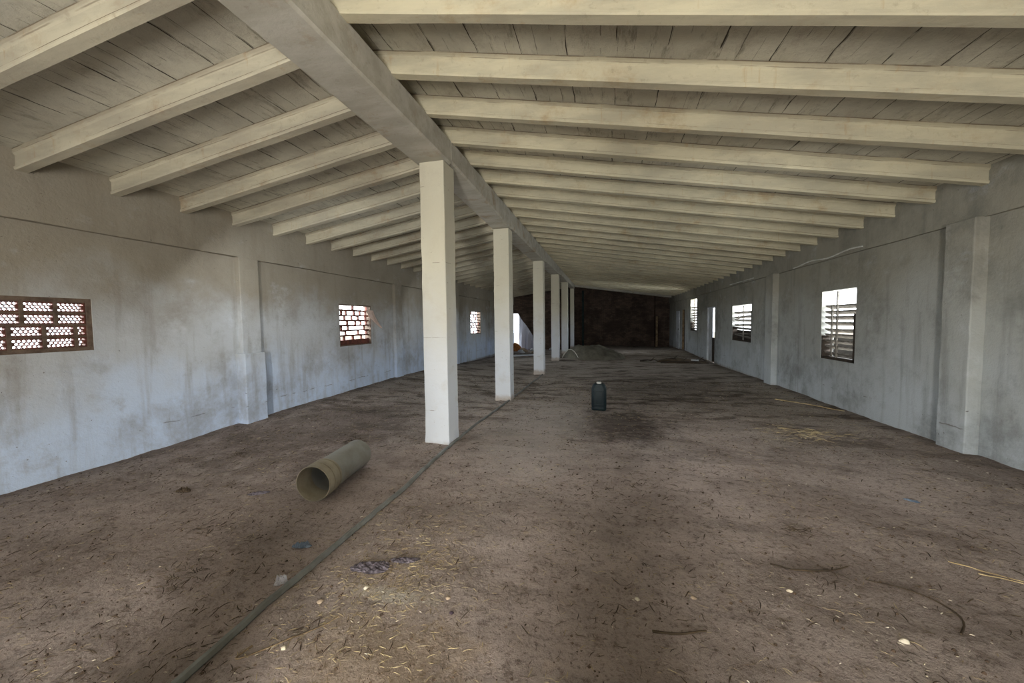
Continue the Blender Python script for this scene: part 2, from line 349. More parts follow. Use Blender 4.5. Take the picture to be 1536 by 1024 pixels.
def rafter(xa, ya, za, xb, yb, zb):
    """plastered concrete joist: soffit lip, slightly hollow web, top flange"""
    prof = [(-.042,0),(-.047,.012),(-.047,.030),(-.036,.036),(-.034,.132),(-.050,.152),(-.050,.192),(.050,.192),(.050,.152),(.034,.132),(.036,.036),(.047,.030),(.047,.012),(.042,0)]
    n = 14; rings = []; sd = random.random()*99
    for i in range(n+1):
        t = i/n; x, y, z = lerp(t, xa, xb), lerp(t, ya, yb), lerp(t, za, zb)
        r = []
        for k, (py, pz) in enumerate(prof):
            q = Vector((x*1.3, k*.35, sd)); w = .0045 if pz < .14 else .007
            r.append((x, y+py+w*noise.noise(q), z+pz+(.0045*noise.noise(q+Vector((5,5,5))) if pz < .1 else 0)))
        rings.append(r)
    mb = MB(); mb.loft(rings); return mb
ordn = ['first','second','third','fourth','fifth','sixth','seventh','eighth','ninth']
COLY = [.30, 4.18, 7.21, 11.38, 15.30, 18.94, 22.75]
cn = ['', 'nearest', 'second', 'third', 'fourth', 'fifth', 'farthest']
def span_label(side, y, cnt):
    k = sum(1 for c in COLY if c <= y)-1
    k = max(k, 0); cnt[k] = cnt.get(k, 0)+1
    o = ordn[min(cnt[k]-1, 8)]
    if k == 0:   # counted back from the column toward the viewer
        tot = sum(1 for q in range(8) if (1.74+.66*q if side == 'left' else 2.44+.652*q) < COLY[1])
        if cnt[k] == tot: return f'cream concrete rafter on the {side} slope, the last one before the nearest column'
        return f'cream concrete rafter on the {side} slope, {ordn[tot-cnt[k]]} from last before the nearest column'
    return f'cream concrete rafter on the {side} slope, {o} one past the {cn[k]} column'
cnt = {}
for k in range(31):
    y = 1.74 + .66*k; dy = min(.04*k - .04, .2); o = rafter(XC+.02, y, 3.41, XL+.02, y+dy, 2.95)
    c0 = ((XC+XL)/2, y, 3.2); o = shift(o, c0).build('roof_rafter', M['rafter'], label=span_label('left', y, cnt), cat='rafter', group='rafters of the left roof slope'); o.location = c0
cnt = {}
for k in range(33):
    y = 2.44 + .652*k; dy = interp(k, [(0,.45),(3,.70),(8,.70),(30,.5)])
    if y > 23: break
    o = rafter(XC+.14, y-.03, 3.66+.14*.22, XR-.02, y+dy, 3.66-.14*5.66)
    c0 = ((XC+XR)/2, y, 3.2); o = shift(o, c0).build('roof_rafter', M['rafter_r'], label=span_label('right', y, cnt), cat='rafter', group='rafters of the right roof slope'); o.location = c0
mb = MB(); mb.add([(-1.9,23.45,3.62),(XR,24.4,2.84),(XR,24.7,2.84),(-1.9,23.75,3.62),(-1.9,23.45,3.95),(XR,24.4,3.12),(XR,24.7,3.12),(-1.9,23.75,3.95)],[(0,3,2,1),(4,5,6,7),(0,1,5,4),(1,2,6,5),(2,3,7,6),(3,0,4,7)])
mb.build('tie_beam', M['ridge'], label='deep pale beam closing the right slope at the dark back end', cat='beam')

# ridge beam, one cast length per bay, resting on the columns
BZ = [3.40, 3.40, 3.33, 3.34, 3.40, 3.44, 3.45]
bl = ['pale concrete ridge beam length running overhead from the near edge to the nearest column'] + \
     [f'pale concrete ridge beam length spanning the {cn[i]} and {cn[i+1]} columns' for i in range(1, 6)]
for i in range(6):
    y0 = COLY[i]+CW/2 if i else -3; y1 = COLY[i+1]+CW/2
    x0, x1 = (XC-.065, XC+CW+.035) if i == 0 else (XC-.03, XC+CW+.036)
    rings = []
    for q in range(13):
        t = q/12; y = lerp(t, y0, y1); s = lerp(t, BZ[i] + (.03 if i else 0), BZ[i+1] + .0)
        if i == 0: s = lerp(t, 3.37, BZ[1])
        j = lambda: random.uniform(-.003, .003)
        rings.append([(x0+.02+j(),y,s+j()),(x1-.02+j(),y,s-.0+j()),(x1+j(),y,s+.02),(x1+j(),y,3.672),(XC+.17,y,3.672),(XC+.17,y,3.93),(XC+.10,y,3.93),(x0,y,3.62),(x0+j(),y,s+.02)])
    mb = MB(); mb.loft(rings); mb.build('ridge_beam', M['ridge'], label=bl[i], cat='beam')

# ------------------------------------------------------------------ columns
cl = ['', 'nearest square white concrete column, the tallest in view, beside the grey pipe on the floor', 'second square white column, standing right behind the nearest one',
      'third square white column along the ridge, in line behind the second', 'fourth square white column, at the left end of the covered mound',
      'fifth square white column, its foot hidden behind the covered mound', 'farthest thin pale column at the edge of the dark back room']
for i in range(1, 7):
    y = COLY[i]; zt = BZ[i]+.0; c0 = (XC+CW/2, y+CW/2, zf0(XC, y))
    rings = []; N = 40
    for q in range(N+1):
        z = lerp(q/N, -.15, zt-c0[2]); h = CW/2; fl = .006 if z < .1 else 0
        r = []
        for k, (sx, sy) in enumerate(((-1,-1),(0,-1),(1,-1),(1,0),(1,1),(0,1),(-1,1),(-1,0))):
            e = .0055*noise.noise(Vector((k*3.1, z*3.5, i*7)))+.003*noise.noise(Vector((k*5.3, z*14, i*3)))
            r.append((sx*(h+e+fl), sy*(h+e+fl), z))
        rings.append(r)
    mb = MB(); mb.loft(rings); o = mb.build('square_column', M['column'], label=cl[i], cat='column', group='columns under the ridge', bevel=.01); o.location = c0

# ------------------------------------------------------------------ windows
def holed_brick(mb, X0, X1, y0, y1, z0, z1, rows, cols):
    """hollow clay brick seen end-on: staggered rows of lens-shaped holes"""
    m_ = .012; rh = (z1-z0-2*m_)/rows
    def quad(a, b, c, d):
        if b-a < 1e-4 or d-c < 1e-4: return
        for X in (X0, X1): mb.add([(X,a,c),(X,b,c),(X,b,d),(X,a,d)], [(0,1,2,3)])
    quad(y0, y1, z0, z0+m_); quad(y0, y1, z1-m_, z1)
    full = (y1-y0-.02)/cols
    for r in range(rows):
        za = z0+m_+r*rh; zb = za+rh; nn = cols if r % 2 == 0 else cols-1; off = 0 if r % 2 == 0 else full/2
        a0 = y0+.01+off; a1 = a0+nn*full; quad(y0, a0, za, zb); quad(a1, y1, za, zb)
        for c in range(nn):
            a, b = a0+c*full, a0+(c+1)*full; cy_, cz_ = (a+b)/2, (za+zb)/2; ry, rz = full*.46, rh*.40
            rect = []; el = []
            for k in range(12):
                th = 2*math.pi*k/12; u, w = math.cos(th), math.sin(th); q = 1/max(abs(u), abs(w))
                rect.append((cy_+u*q*(b-a)/2, cz_+w*q*(zb-za)/2)); el.append((cy_+ry*u, cz_+rz*w))
            for X in (X0, X1):
                mb.add([(X,*p) for p in rect]+[(X,*p) for p in el], [(k,(k+1)%12,12+(k+1)%12,12+k) for k in range(12)])
            mb.add([(X0,*p) for p in el]+[(X1,*p) for p in el], [(k,(k+1)%12,12+(k+1)%12,12+k) for k in range(12)])
# window 1: wide opening filled with four courses of hollow bricks
y0, y1, z0, z1 = WL[0]
w = empty('window_1', (XL-.08, (y0+y1)/2, z0), kind='structure')
def frame(mb, X0, X1, y0, y1, z0, z1, t):
    mb.box(X0, X1, y0, y1, z0, z0+t); mb.box(X0, X1, y0, y1, z1-t, z1); mb.box(X0, X1, y0, y0+t, z0+t, z1-t); mb.box(X0, X1, y1-t, y1, z0+t, z1-t)
def part(mb, name, mat, w, **k): return shift(mb, w.location).build(name, mat, w, **k)
mb = MB(); frame(mb, XL-.12, XL-.012, y0, y1, z0, z1, .04); part(mb, 'window_frame', M['mortar'], w)
ya, yb, za, zb = y0+.04, y1-.04, z0+.032, z1-.036; ch = (zb-za)/4; bw = .232
for r in range(4):
    a = za+r*ch; yy = yb - (.0 if r >= 2 else .09); first = True
    if r < 2:
        mb = MB(); holed_brick(mb, XL-.06, XL-.036, yb-.085, yb, a+.006, a+ch-.006, 3, 2); part(mb, 'hollow_brick', M['terracotta'], w)
    while yy > ya+.05:
        b0 = max(ya, yy-bw+.012); mb = MB(); holed_brick(mb, XL-.06, XL-.036, b0, yy, a+.006, a+ch-.006, 3, 6 if yy-b0 > .15 else 3)
        part(mb, 'hollow_brick', M['terracotta'], w); yy -= bw
    mb = MB(); mb.box(XL-.09, XL-.026, ya, yb, a+ch-.009, a+ch+.009); part(mb, 'mortar_course', M['mortar'], w)
mb = MB()
for r in range(4):
    yy = yb - (.0 if r >= 2 else .09)
    while yy > ya+.05: mb.box(XL-.09, XL-.028, yy-.008 if yy < yb else yy, yy+.022 if yy < yb else yy+.001, za+r*ch, za+(r+1)*ch); yy -= bw
part(mb, 'mortar_joint', M['mortar'], w)

def lattice(name, X, y0, y1, z0, z1, s, rows, seed, mull=None, pane_cols=5, rag=.35, solid_low=0):
    """opening closed with courses of broken hollow brick: course bars plus uneven webs"""
    rnd = random.Random(seed); w = empty(name, (X+s*.1, (y0+y1)/2, z0), kind='structure')
    mb = MB(); frame(mb, X+s*.004, X+s*.16, y0, y1, z0, z1, .022); part(mb, 'window_frame', M['mortar'], w)
    a0 = z0+.02+solid_low; rh = (z1-.02-a0)/rows; mb = MB()
    if solid_low: mb.box(X+s*.05, X+s*.12, y0+.02, y1-.02, z0+.02, a0)
    for r in range(rows):
        z = a0+r*rh
        mb.loft([[(X+s*.06, yy, z-.014+rnd.uniform(-.006,.006)), (X+s*.11, yy, z-.014), (X+s*.11, yy, z+.016+rnd.uniform(0,.01)), (X+s*.06, yy, z+.016+rnd.uniform(-.006,.012))] for yy in [lerp(q/8, y0+.02, y1-.02) for q in range(9)]])
        yy = y0+.02
        while yy < y1-.06:
            st = rnd.uniform(.6, 1.4)*(y1-y0)/pane_cols; yy += st
            if yy < y1-.04 and rnd.random() > .15:
                t = rnd.uniform(.008, .02); mb.box(X+s*.065, X+s*.105, yy-t, yy+t, z, z+rh)
            if rnd.random() < rag:
                c = rnd.uniform(.02, .05); mb.box(X+s*.065, X+s*.105, max(y0, yy-c*2), min(y1-.02, yy), z+rh-c*.7, z+rh)
    part(mb, 'brick_lattice', M['terracotta'], w)
    return w
lattice('window_2', XL, *WL[1], -1, 7, 3, pane_cols=5, solid_low=.09)
lattice('window_3', XL, *WL[2], -1, 8, 5, pane_cols=3, rag=.5)
# window 4: tall opening with concrete louvre blades and a divided mullion
def louvre(name, X, y0, y1, z0, z1, blades, tops, seed, mullions, droop=0):
    rnd = random.Random(seed); w = empty(name, (X+.1, (y0+y1)/2, z0), kind='structure')
    mb = MB(); mb.box(X+.01, X+.15, y0, y0+.07, z0, z1-.42 if name == 'window_4' else z1-.2); mb.box(X+.01, X+.15, y0, y1, z0, z0+.04); mb.box(X+.01, X+.15, y1-.03, y1, z0, z0+.42)
    part(mb, 'window_frame', M['dark_wood'], w)
    for q in range(blades):
        z = lerp(q/(blades-1), z0+.10, tops); j = rnd.uniform(-.01, .01); e = rnd.uniform(-droop, droop)
        mb = MB(); th = .014
        mb.loft([[(X+.05, yy, zz+.02), (X+.05, yy, zz+.02+th*1.6), (X+.14, yy, zz-.03+th*1.6), (X+.14, yy, zz-.03)] for yy, zz in ((y0+.03, z+j), ((y0+y1)/2, z+j+e*.3), (y1-.02, z+j+e))])
        part(mb, 'louvre_blade', M['concrete'], w)
    for my in mullions:
        mb = MB(); mb.box(X+.035, X+.06, my-.016, my+.016, z0+.03, z1-.25 if my != mullions[0] else z1-.02); part(mb, 'mullion', M['concrete'], w)
    return w
louvre('window_4', XR, *WR[0], 9, 1.70, 1, [7.80, 7.95])
louvre('window_5', XR, *WR[1], 7, 1.70, 2, [12.45], .06)
louvre('window_6', XR, *WR[2], 9, 2.05, 4, [18.8], .02)
mb = MB(); mb.box(XR+.14, XR+.17, WR[1][0], WR[1][1], WR[1][2], 1.17); w5 = bpy.data.objects['window_5']; part(mb, 'lower_panel', M['dark_wood'], w5)
# torn plastic still hanging in the corner of window 2
mb = MB(); rings = []
for q in range(9):
    t = q/8; c = Vector((XL+.015+.20*t**1.6, 7.80+.17*t, 1.80-.42*t)); wd = .12*(1-t)**.8+.022
    rings.append([c+Vector((0,-wd,0)), c+Vector((.012*math.sin(5*t),0,.01)), c+Vector((0,wd,.012))])
mb.loft(rings, cap=False, closed=False); part(mb, 'torn_plastic', M['torn'], bpy.data.objects['window_2'], label='torn whitish plastic strip')

# doors in the right wall
d = empty('door_1', (XR+.1, 15.8, -.1), kind='structure')
mb = MB(); mb.box(XR+.02, XR+.16, 16.36, 16.40, -.1, 1.99); mb.box(XR+.02, XR+.16, 15.26, 16.4, 1.95, 1.99); part(mb, 'door_frame', M['white_paint'], d)
mb = MB(); mb.box(XR+.06, XR+.10, 15.80, 16.36, -.1, 1.95); part(mb, 'door_leaf', M['white_paint'], d)
mb = MB(); mb.box(XR+.05, XR+.09, 15.30, 15.80, -.1, .82); part(mb, 'lower_door_leaf', M['dark_wood'], d)
d = empty('door_2', (XR+.1, 21, -.05), kind='structure')
mb = MB(); mb.box(XR+.10, XR+.15, 20.65, 21.4, -.1, 2.04); part(mb, 'door_leaf', M['dark_wood'], d)
mb = MB(); mb.box(XR+.01, XR+.12, 21.36, 21.40, -.1, 2.04); part(mb, 'door_frame', M['wood'], d)
d = empty('door_3', (XR-.04, 22.4, -.05), kind='structure')
mb = MB(); mb.box(XR-.05, XR-.012, 21.95, 22.8, -.06, 2.0); part(mb, 'door_leaf', M['white_paint'], d)
mb = MB(); mb.box(XR-.075, XR-.05, 22.05, 22.10, .95, 1.05); part(mb, 'door_handle', M['dark_wood'], d)

# outside: yard ground and a low yard wall beyond the right-hand windows
for nm, x0, x1, y0, y1 in (('ground_right', XR+.2, 40, -12, 60), ('ground_left', -40, XL-.2, -12, 60), ('ground_back', XL-.2, XR+.2, 26.2, 60)):
    mb = MB(); mb.box(x0, x1, y0, y1, -.5, -.3); mb.build(nm, M['yard'], kind='structure')
mb = MB(); mb.box(XL-.2, XC-.05, 22.2, 26.2, -.5, -.3); mb.build('ground_gap', M['yard'], kind='structure')
mb = MB(); mb.box(5.6, 5.8, -4, 15, -.4, 1.10); mb.build('wall_yard', M['dark_yard'], kind='structure')

# ------------------------------------------------------------------ things on the floor
# grey sewer pipe
def lathe(mb, a, b, prof, n=40):
    a, b = Vector(a), Vector(b); t = (b-a).normalized(); u = t.cross(Vector((0,0,1))).normalized(); v = t.cross(u)
    rings = [[a + t*s + r*(math.cos(2*math.pi*k/n)*u + math.sin(2*math.pi*k/n)*v) for k in range(n)] for s, r in prof]
    mb.loft(rings, cap=False)
A = Vector((-2.40, 2.62, .155)); B = Vector((-2.50, 3.36, .148)); Lp = (B-A).length
A.z += zf0(A.x, A.y)+.0; B.z += zf0(B.x, B.y)
root = empty('drain_pipe', (A.x, A.y, A.z-.15), 'thick grey plastic drain pipe lying open-ended on the dirt left of the nearest column', 'pipe')
mb = MB(); lathe(mb, A, B, [(.17,.138),(.175,.143),(Lp,.141),(Lp,.134),(.175,.132)]); part(mb, 'pipe_body', M['pvc'], root, smooth=True)
mb = MB(); lathe(mb, A, B, [(0,.146),(0,.153),(.010,.155),(.018,.153),(.075,.153),(.077,.146),(.083,.146),(.085,.153),(.12,.153),(.160,.153),(.163,.145),(.170,.145),(.173,.153),(.19,.152),(.205,.143),(.205,.136),(.16,.138),(.012,.146),(0,.146)])
part(mb, 'pipe_socket', M['pvc_in'], root, smooth=True, label='dusty wider socket end')

# long thin pipe along the column line
pts = [(-1.70,.75),(-1.737,1.126),(-1.772,1.709),(-1.766,2.2),(-1.766,2.984),(-1.80,4.0),(-1.835,4.794),(-1.855,6.2),(-1.863,7.3),(-1.868,9.8),(-1.88,12)]
P3 = []
for (a, b), (c, d) in zip(pts, pts[1:]):
    for q in range(8): x, y = lerp(q/8, a, c), lerp(q/8, b, d); P3.append((x + .004*noise.noise(Vector((y*2,0,0))), y, zf(x, y)+.012))
mb = MB(); r_ = [.021 if p[1] < 4 else .017 for p in P3]; mb.tube(P3, r_, 6)
o = shift(mb, (-1.8, 3, 0)).build('ground_pipe', M['rail'], label='long thin grey pipe half sunk in the dirt, running past the columns', cat='pipe'); o.location = (-1.8, 3, 0)

# jerrycan
jx, jy = -.112, 6.70; jz = zf(jx, jy)-.005
can = empty('jerrycan', (jx, jy, jz), 'dark green plastic jerrycan standing alone on the floor of the right aisle', 'jerrycan')
def octring(w, d, ch, z): return [(-w+ch,-d,z),(w-ch,-d,z),(w,-d+ch,z),(w,d-ch,z),(w-ch,d,z),(-w+ch,d,z),(-w,d-ch,z),(-w,-d+ch,z)]
mb = MB(); mb.loft([octring(.112,.105,.03,0), octring(.125,.118,.034,.02), octring(.126,.12,.034,.05), octring(.122,.116,.034,.07), octring(.127,.12,.034,.09), octring(.127,.12,.034,.375), octring(.120,.112,.036,.40), octring(.098,.10,.036,.445), octring(.070,.095,.03,.468)])
o = mb.build('can_body', M['can'], can, bevel=.012, smooth=True)
mb = MB()
for sx in (-1, 1): mb.box(sx*.066-.012, sx*.066+.012, -.122, -.116, .12, .34)
mb.box(-.078, .078, -.122, -.116, .34, .36); mb.box(-.078, .078, -.122, -.116, .10, .12); mb.build('raised_panel_rim', M['can'], can, bevel=.004)
mb = MB(); mb.tube([(0,.085,.45),(0,.08,.478),(0,.05,.49),(0,-.0,.49),(0,-.02,.478),(0,-.025,.45)], .016, 10); mb.build('can_handle', M['can'], can, smooth=True)
mb = MB(); mb.tube([(0,-.062,.44),(0,-.064,.475)], .036, 20); mb.build('can_neck', M['can'], can)
mb = MB(); mb.tube([(0,-.064,.474),(0,-.065,.496)], .042, 20); mb.build('screw_cap', M['cap'], can, bevel=.003, label='white screw cap')

# covered mound in front of the dark back room
def heap(name, cx, cy, rx, ry, hgt, mat, sd, nn=(60, 30), sharp=1.0, **kw):
    mb = MB(); U_, V_ = nn; z0 = zf0(cx, cy); rows = []
    for j in range(V_+1):
        for i in range(U_+1):
            x, y = -1+2*i/U_, -1+2*j/V_; r = math.sqrt(x*x+y*y)
            p = Vector((x*rx, y*ry, sd)); k = max(0, 1 - r**3) ** .7 * (1-.30*x)
            h = hgt*k*(1+.35*noise.noise(p*1.1)+.14*noise.noise(p*4)) + (.03*abs(noise.noise(p*3.3+Vector((0,x*3,0)))) if k > 0 else 0)
            mb.v.append((x*rx, y*ry, zf(cx+x*rx, cy+y*ry)-z0-.02+h if k > 0 else -.06))
    mb.f = [(j*(U_+1)+i, j*(U_+1)+i+1, (j+1)*(U_+1)+i+1, (j+1)*(U_+1)+i) for j in range(V_) for i in range(U_)]
    o = mb.build(name, mat, smooth=True, **kw); o.location = (cx, cy, z0); return o
heap('covered_mound', -.48, 16.9, 1.32, 1.2, .50, M['tarp'], 3.3, label='low mound under an olive grey tarpaulin beside the foot of the fourth column', cat='mound')
mb = MB(); hp = []
for q in range(25):
    t = q/24; hp.append((-1.74+.64*t, 15.62+.1*t, zf0(-1.5,15.6)+.10+.34*math.sin(math.pi*min(1, t*1.02))**.8))
mb.tube(hp, .016, 6); o = shift(mb, (-1.78, 15.5, -.1)).build('bent_hose', M['white_hose'], label='thin white hose bent in an arch over the left end of the covered mound', cat='hose'); o.location = (-1.78, 15.5, -.1)

# rubble, planks and sheet at the broken end of the left aisle
rnd = random.Random(5)
def rock(mb, c, r, rnd, sq=1, n=7):
    rings = []; a0 = rnd.random()*6
    for j, (zz, rr) in enumerate(((-.8,.55),(-.2,1),(.4,.9),(.9,.4))):
        rings.append([(c[0]+r*rr*rnd.uniform(.75,1.2)*math.cos(a0+2*math.pi*k/n), c[1]+r*sq*rr*rnd.uniform(.75,1.2)*math.sin(a0+2*math.pi*k/n), c[2]+r*.6*zz) for k in range(n)])
    mb.loft(rings)
place = ['nearest the bright gap', 'beside the hanging sheet', 'at the foot of the brown brick wall', 'in front of the sheet', 'toward the fourth column', 'at the back', 'under the sheet hem', 'by the left wall', 'behind the plank', 'left of the thin partition', 'at the right end of the rubble', 'in the middle of the rubble']
for k in range(12):
    x = rnd.uniform(-5.0, -2.9); y = rnd.uniform(19.4, 21.6); r = rnd.uniform(.10, .22); z = zf(x, y); mb = MB(); rock(mb, (0,0,.3*r), r, rnd)
    o = mb.build('rubble_lump', M['white_paint'] if k % 3 else M['stone'], label='broken whitewashed rubble lump in the scatter at the end of the left aisle', cat='rubble', group='rubble at the end of the left aisle'); o.location = (x, y, z)
def bar(name, mat, x0, y0, x1, y1, w, h, z=0, **kw):
    mb = MB(); L_ = math.hypot(x1-x0, y1-y0); ux, uy = (x1-x0)/L_, (y1-y0)/L_; c = ((x0+x1)/2, (y0+y1)/2); zc = zf(*c)
    rr = []
    for q in range(7):
        t = q/6; x, y = lerp(t, x0, x1), lerp(t, y0, y1); zz = zf(x, y)+z
        rr.append([(x-uy*w/2-c[0], y+ux*w/2-c[1], zz-zc), (x+uy*w/2-c[0], y-ux*w/2-c[1], zz-zc), (x+uy*w/2-c[0], y-ux*w/2-c[1], zz-zc+h), (x-uy*w/2-c[0], y+ux*w/2-c[1], zz-zc+h)])
    mb.loft(rr); o = mb.build(name, mat, **kw); o.location = (c[0], c[1], zc); return o
bar('plank', M['white_paint'], -4.75, 17.3, -3.0, 18.1, .22, .07, label='pale flat plank lying across the left aisle floor before the rubble', cat='plank')
mb = MB(); rings = []
for q in range(11):
    t = q/10; zt = lerp(t, 2.03, .95) ; r = []
    for k in range(15):
        s = k/14; x = lerp(s, -5.08-.05*t, -3.8); z = lerp(t, 2.03, -.18) - (.0)
        r.append((x, 22.32+.05*math.sin(s*22+t*2)*(.3+t), z))
    rings.append(r)
mb.loft(rings, cap=False, closed=False)
mb.build('plastic_sheet', M['sheet'], smooth=True, label='milky plastic sheet hanging over the slanting gap in the left end wall', cat='sheet')
heap('rusty_heap', -5.0, 21.3, .3, .3, .42, M['rust'], 8.8, (16, 16), label='small rust-orange heap at the bright gap in the left end wall', cat='heap')

# far end of the right aisle: post, door board, branches
mb = MB(); mb.box(-1.52, -1.38, 25.2, 25.38, -.3, 3.5); mb.build('dark_post', M['dark_green'], label='dark greenish post standing left in the unlit back room', cat='post')
mb = MB(); mb.box(3.05, 3.17, 25.1, 25.22, -.3, 1.75); mb.build('pale_post', M['wood'], label='pale wooden post leaning by the brown pier at the back right', cat='post')
heap('earth_ridge', 2.85, 15.5, .95, .5, .16, M['dark_straw'], 6.1, (30, 16), label='low dark ridge of earth and branches in front of the right wall doorway', cat='earth')
lbl = ['dark branch lying along the front of the earth ridge', 'forked dark branch sticking up on the left of the earth ridge', 'thin branch slanting over the right end of the earth ridge', 'dark stick on the floor left of the earth ridge']
for k, (a, b, c, d, h) in enumerate(((2.0,15.0,3.5,14.95,.05), (2.3,15.6,2.75,15.3,.13), (3.1,15.1,3.75,15.7,.10), (1.3,15.4,2.1,15.6,.03))):
    mb = MB(); z = zf(a, b); pp = [(lerp(q/6,0,c-a), lerp(q/6,0,d-b), .03+h*math.sin(math.pi*q/6)+.02*math.sin(q*3+k)) for q in range(7)]
    mb.tube(pp, [.03-.003*q for q in range(7)], 6); mb.tube([pp[3], (pp[3][0]+.15, pp[3][1]+.1, pp[3][2]+.10)], .012, 5)
    o = mb.build('branch', M['dark_wood'], label=lbl[k], cat='branch'); o.location = (a, b, z)
bar('board', M['white_paint'], 3.05, 15.0, 3.3, 14.95, .12, .04, .12, label='small white board scrap on the earth ridge by the right wall', cat='board')
# cane by the right wall
def stalk(name, pts, r, mat, **kw):
    c = pts[0]; z = zf(*c); mb = MB(); pp = []
    for _ in range(2 if len(pts) > 2 else 0):
        pts = [pts[0]] + [p for a, b in zip(pts, pts[1:]) for p in ((a[0]*.75+b[0]*.25, a[1]*.75+b[1]*.25), (a[0]*.25+b[0]*.75, a[1]*.25+b[1]*.75))] + [pts[-1]]
    for (a, b), (e, f) in zip(pts, pts[1:]):
        for q in range(6): x, y = lerp(q/6, a, e), lerp(q/6, b, f); pp.append((x-c[0], y-c[1], zf(x, y)-z+r*.6))
    x, y = pts[-1]; pp.append((x-c[0], y-c[1], zf(x, y)-z+r*.6)); mb.tube(pp, [r*(1-.55*q/len(pp)) for q in range(len(pp))], 6); o = mb.build(name, mat, **kw); o.location = (c[0], c[1], z); return o
stalk('cane', [(3.15,8.15),(3.45,7.85),(3.82,7.28)], .011, M['cane'], label='long pale cane lying at the foot of the right wall under the louvred window', cat='cane')
stalk('dry_stalk', [(2.03,2.80),(2.14,2.74),(2.30,2.66),(2.42,2.63)], .0035, M['cane'], label='longer pale dry stalk on the floor at the right edge of the view', cat='stalk')
stalk('dry_stalk', [(2.10,2.70),(2.24,2.67),(2.36,2.60)], .0035, M['cane'], label='short pale dry stalk lying just below the longer one at the right edge', cat='stalk')
stalk('root', [(.98,2.55),(1.10,2.50),(1.28,2.55),(1.42,2.62)], .006, M['dark_straw'], label='long thin brown root curving across the floor below the twig cluster', cat='root')
stalk('root', [(1.62,2.15),(1.72,2.26),(1.70,2.38),(1.58,2.48),(1.44,2.50)], .005, M['dark_straw'], label='hooked brown root on the right floor, bent like a sickle', cat='root')
stalk('root', [(.22,1.85),(.36,1.86),(.47,1.90)], .007, M['dark_straw'], label='short thick dark root on the brown ground near the lower middle', cat='root')
stalk('root', [(-1.60,1.34),(-1.62,1.24),(-1.50,1.36),(-1.36,1.50),(-1.32,1.58)], .005, M['wood'], label='bent twig beside the thin grey pipe at the lower left', cat='twig')
# white cable on the right wall ledge, and a ledge highlight farther on
mb = MB(); mb.tube([(XR-.055, lerp(q/14, 7.0, 9.2), 2.60+.02*math.sin(q*.8)-.02*q/14) for q in range(15)], .012, 6); mb.build('cable', M['white_hose'], label='white cable running along the ledge above the louvred window in the right wall', cat='cable')
mb = MB(); mb.tube([(XR-.055, lerp(q/14, 11.4, 13.4), 2.60) for q in range(15)], .012, 6); mb.build('cable', M['white_hose'], label='faint white tube standing in for the highlight on the right wall ledge past the second pilaster', cat='cable')  # tube added in place of the light caught on the ledge

# near litter
def crumple(name, x, y, rx, ry, h, mat, sd, n=22, rot=0, **kw):
    mb = MB(); z0 = zf(x, y); c, s = math.cos(rot), math.sin(rot)
    for j in range(n+1):
        for i in range(n+1):
            u, v = -1+2*i/n, -1+2*j/n; q = Vector((u*2.2, v*2.2, sd)); e = 1+.25*noise.noise(Vector((math.atan2(v,u)*1.2, sd, 0)))
            px, py = u*rx*math.sqrt(1-v*v*.45)*e, v*ry*math.sqrt(1-u*u*.45)*e
            X_, Y_ = px*c-py*s, px*s+py*c
            hh = h*(.45+abs(noise.noise(q*1.6))*1.6+.5*abs(noise.noise(q*4)))*(1-.75*max(abs(u),abs(v))**3)
            mb.v.append((X_, Y_, zf(x+X_, y+Y_)-z0+hh))
    mb.f = [(j*(n+1)+i, j*(n+1)+i+1, (j+1)*(n+1)+i+1, (j+1)*(n+1)+i) for j in range(n) for i in range(n)]
    o = mb.build(name, mat, **kw); o.location = (x, y, z0); return o
crumple('netting_clump', -1.40, 1.965, .12, .06, .016, M['cloth'], 2.2, 34, .1, label='crumpled purple-grey netting half buried in straw, right of the thin pipe', cat='netting')
crumple('netting_clump', -1.23, 2.07, .09, .03, .010, M['cloth'], 5.2, 20, .3, label='small dark scrap of netting just right of the bigger purple-grey clump', cat='netting')
crumple('plastic_scrap', -1.995, 2.055, .062, .026, .028, M['blue'], 1.7, 18, .35, label='folded blue-grey plastic scrap on the dirt between the drain pipe and the thin pipe', cat='plastic scrap')
crumple('plastic_cup', -1.83, 1.73, .035, .022, .05, M['clear'], 6.4, 14, .9, label='crumpled clear plastic cup lying against the left of the thin pipe', cat='cup')
crumple('foil_scrap', 2.42, 3.69, .05, .018, .012, M['blue'], 3.1, 12, -.4, label='small dull blue-grey scrap on the open floor before the near right pilaster', cat='scrap')
crumple('grey_scrap', -3.02, 2.66, .09, .03, .012, M['cloth'], 7.1, 16, .5, label='flat grey-green scrap on the dirt left of the drain pipe mouth', cat='scrap')
crumple('leaf_clump', -3.75, 2.55, .07, .035, .03, M['dark_straw'], 8.1, 14, .2, label='dark crumpled leaf on the left floor below the wall pilaster', cat='leaf')
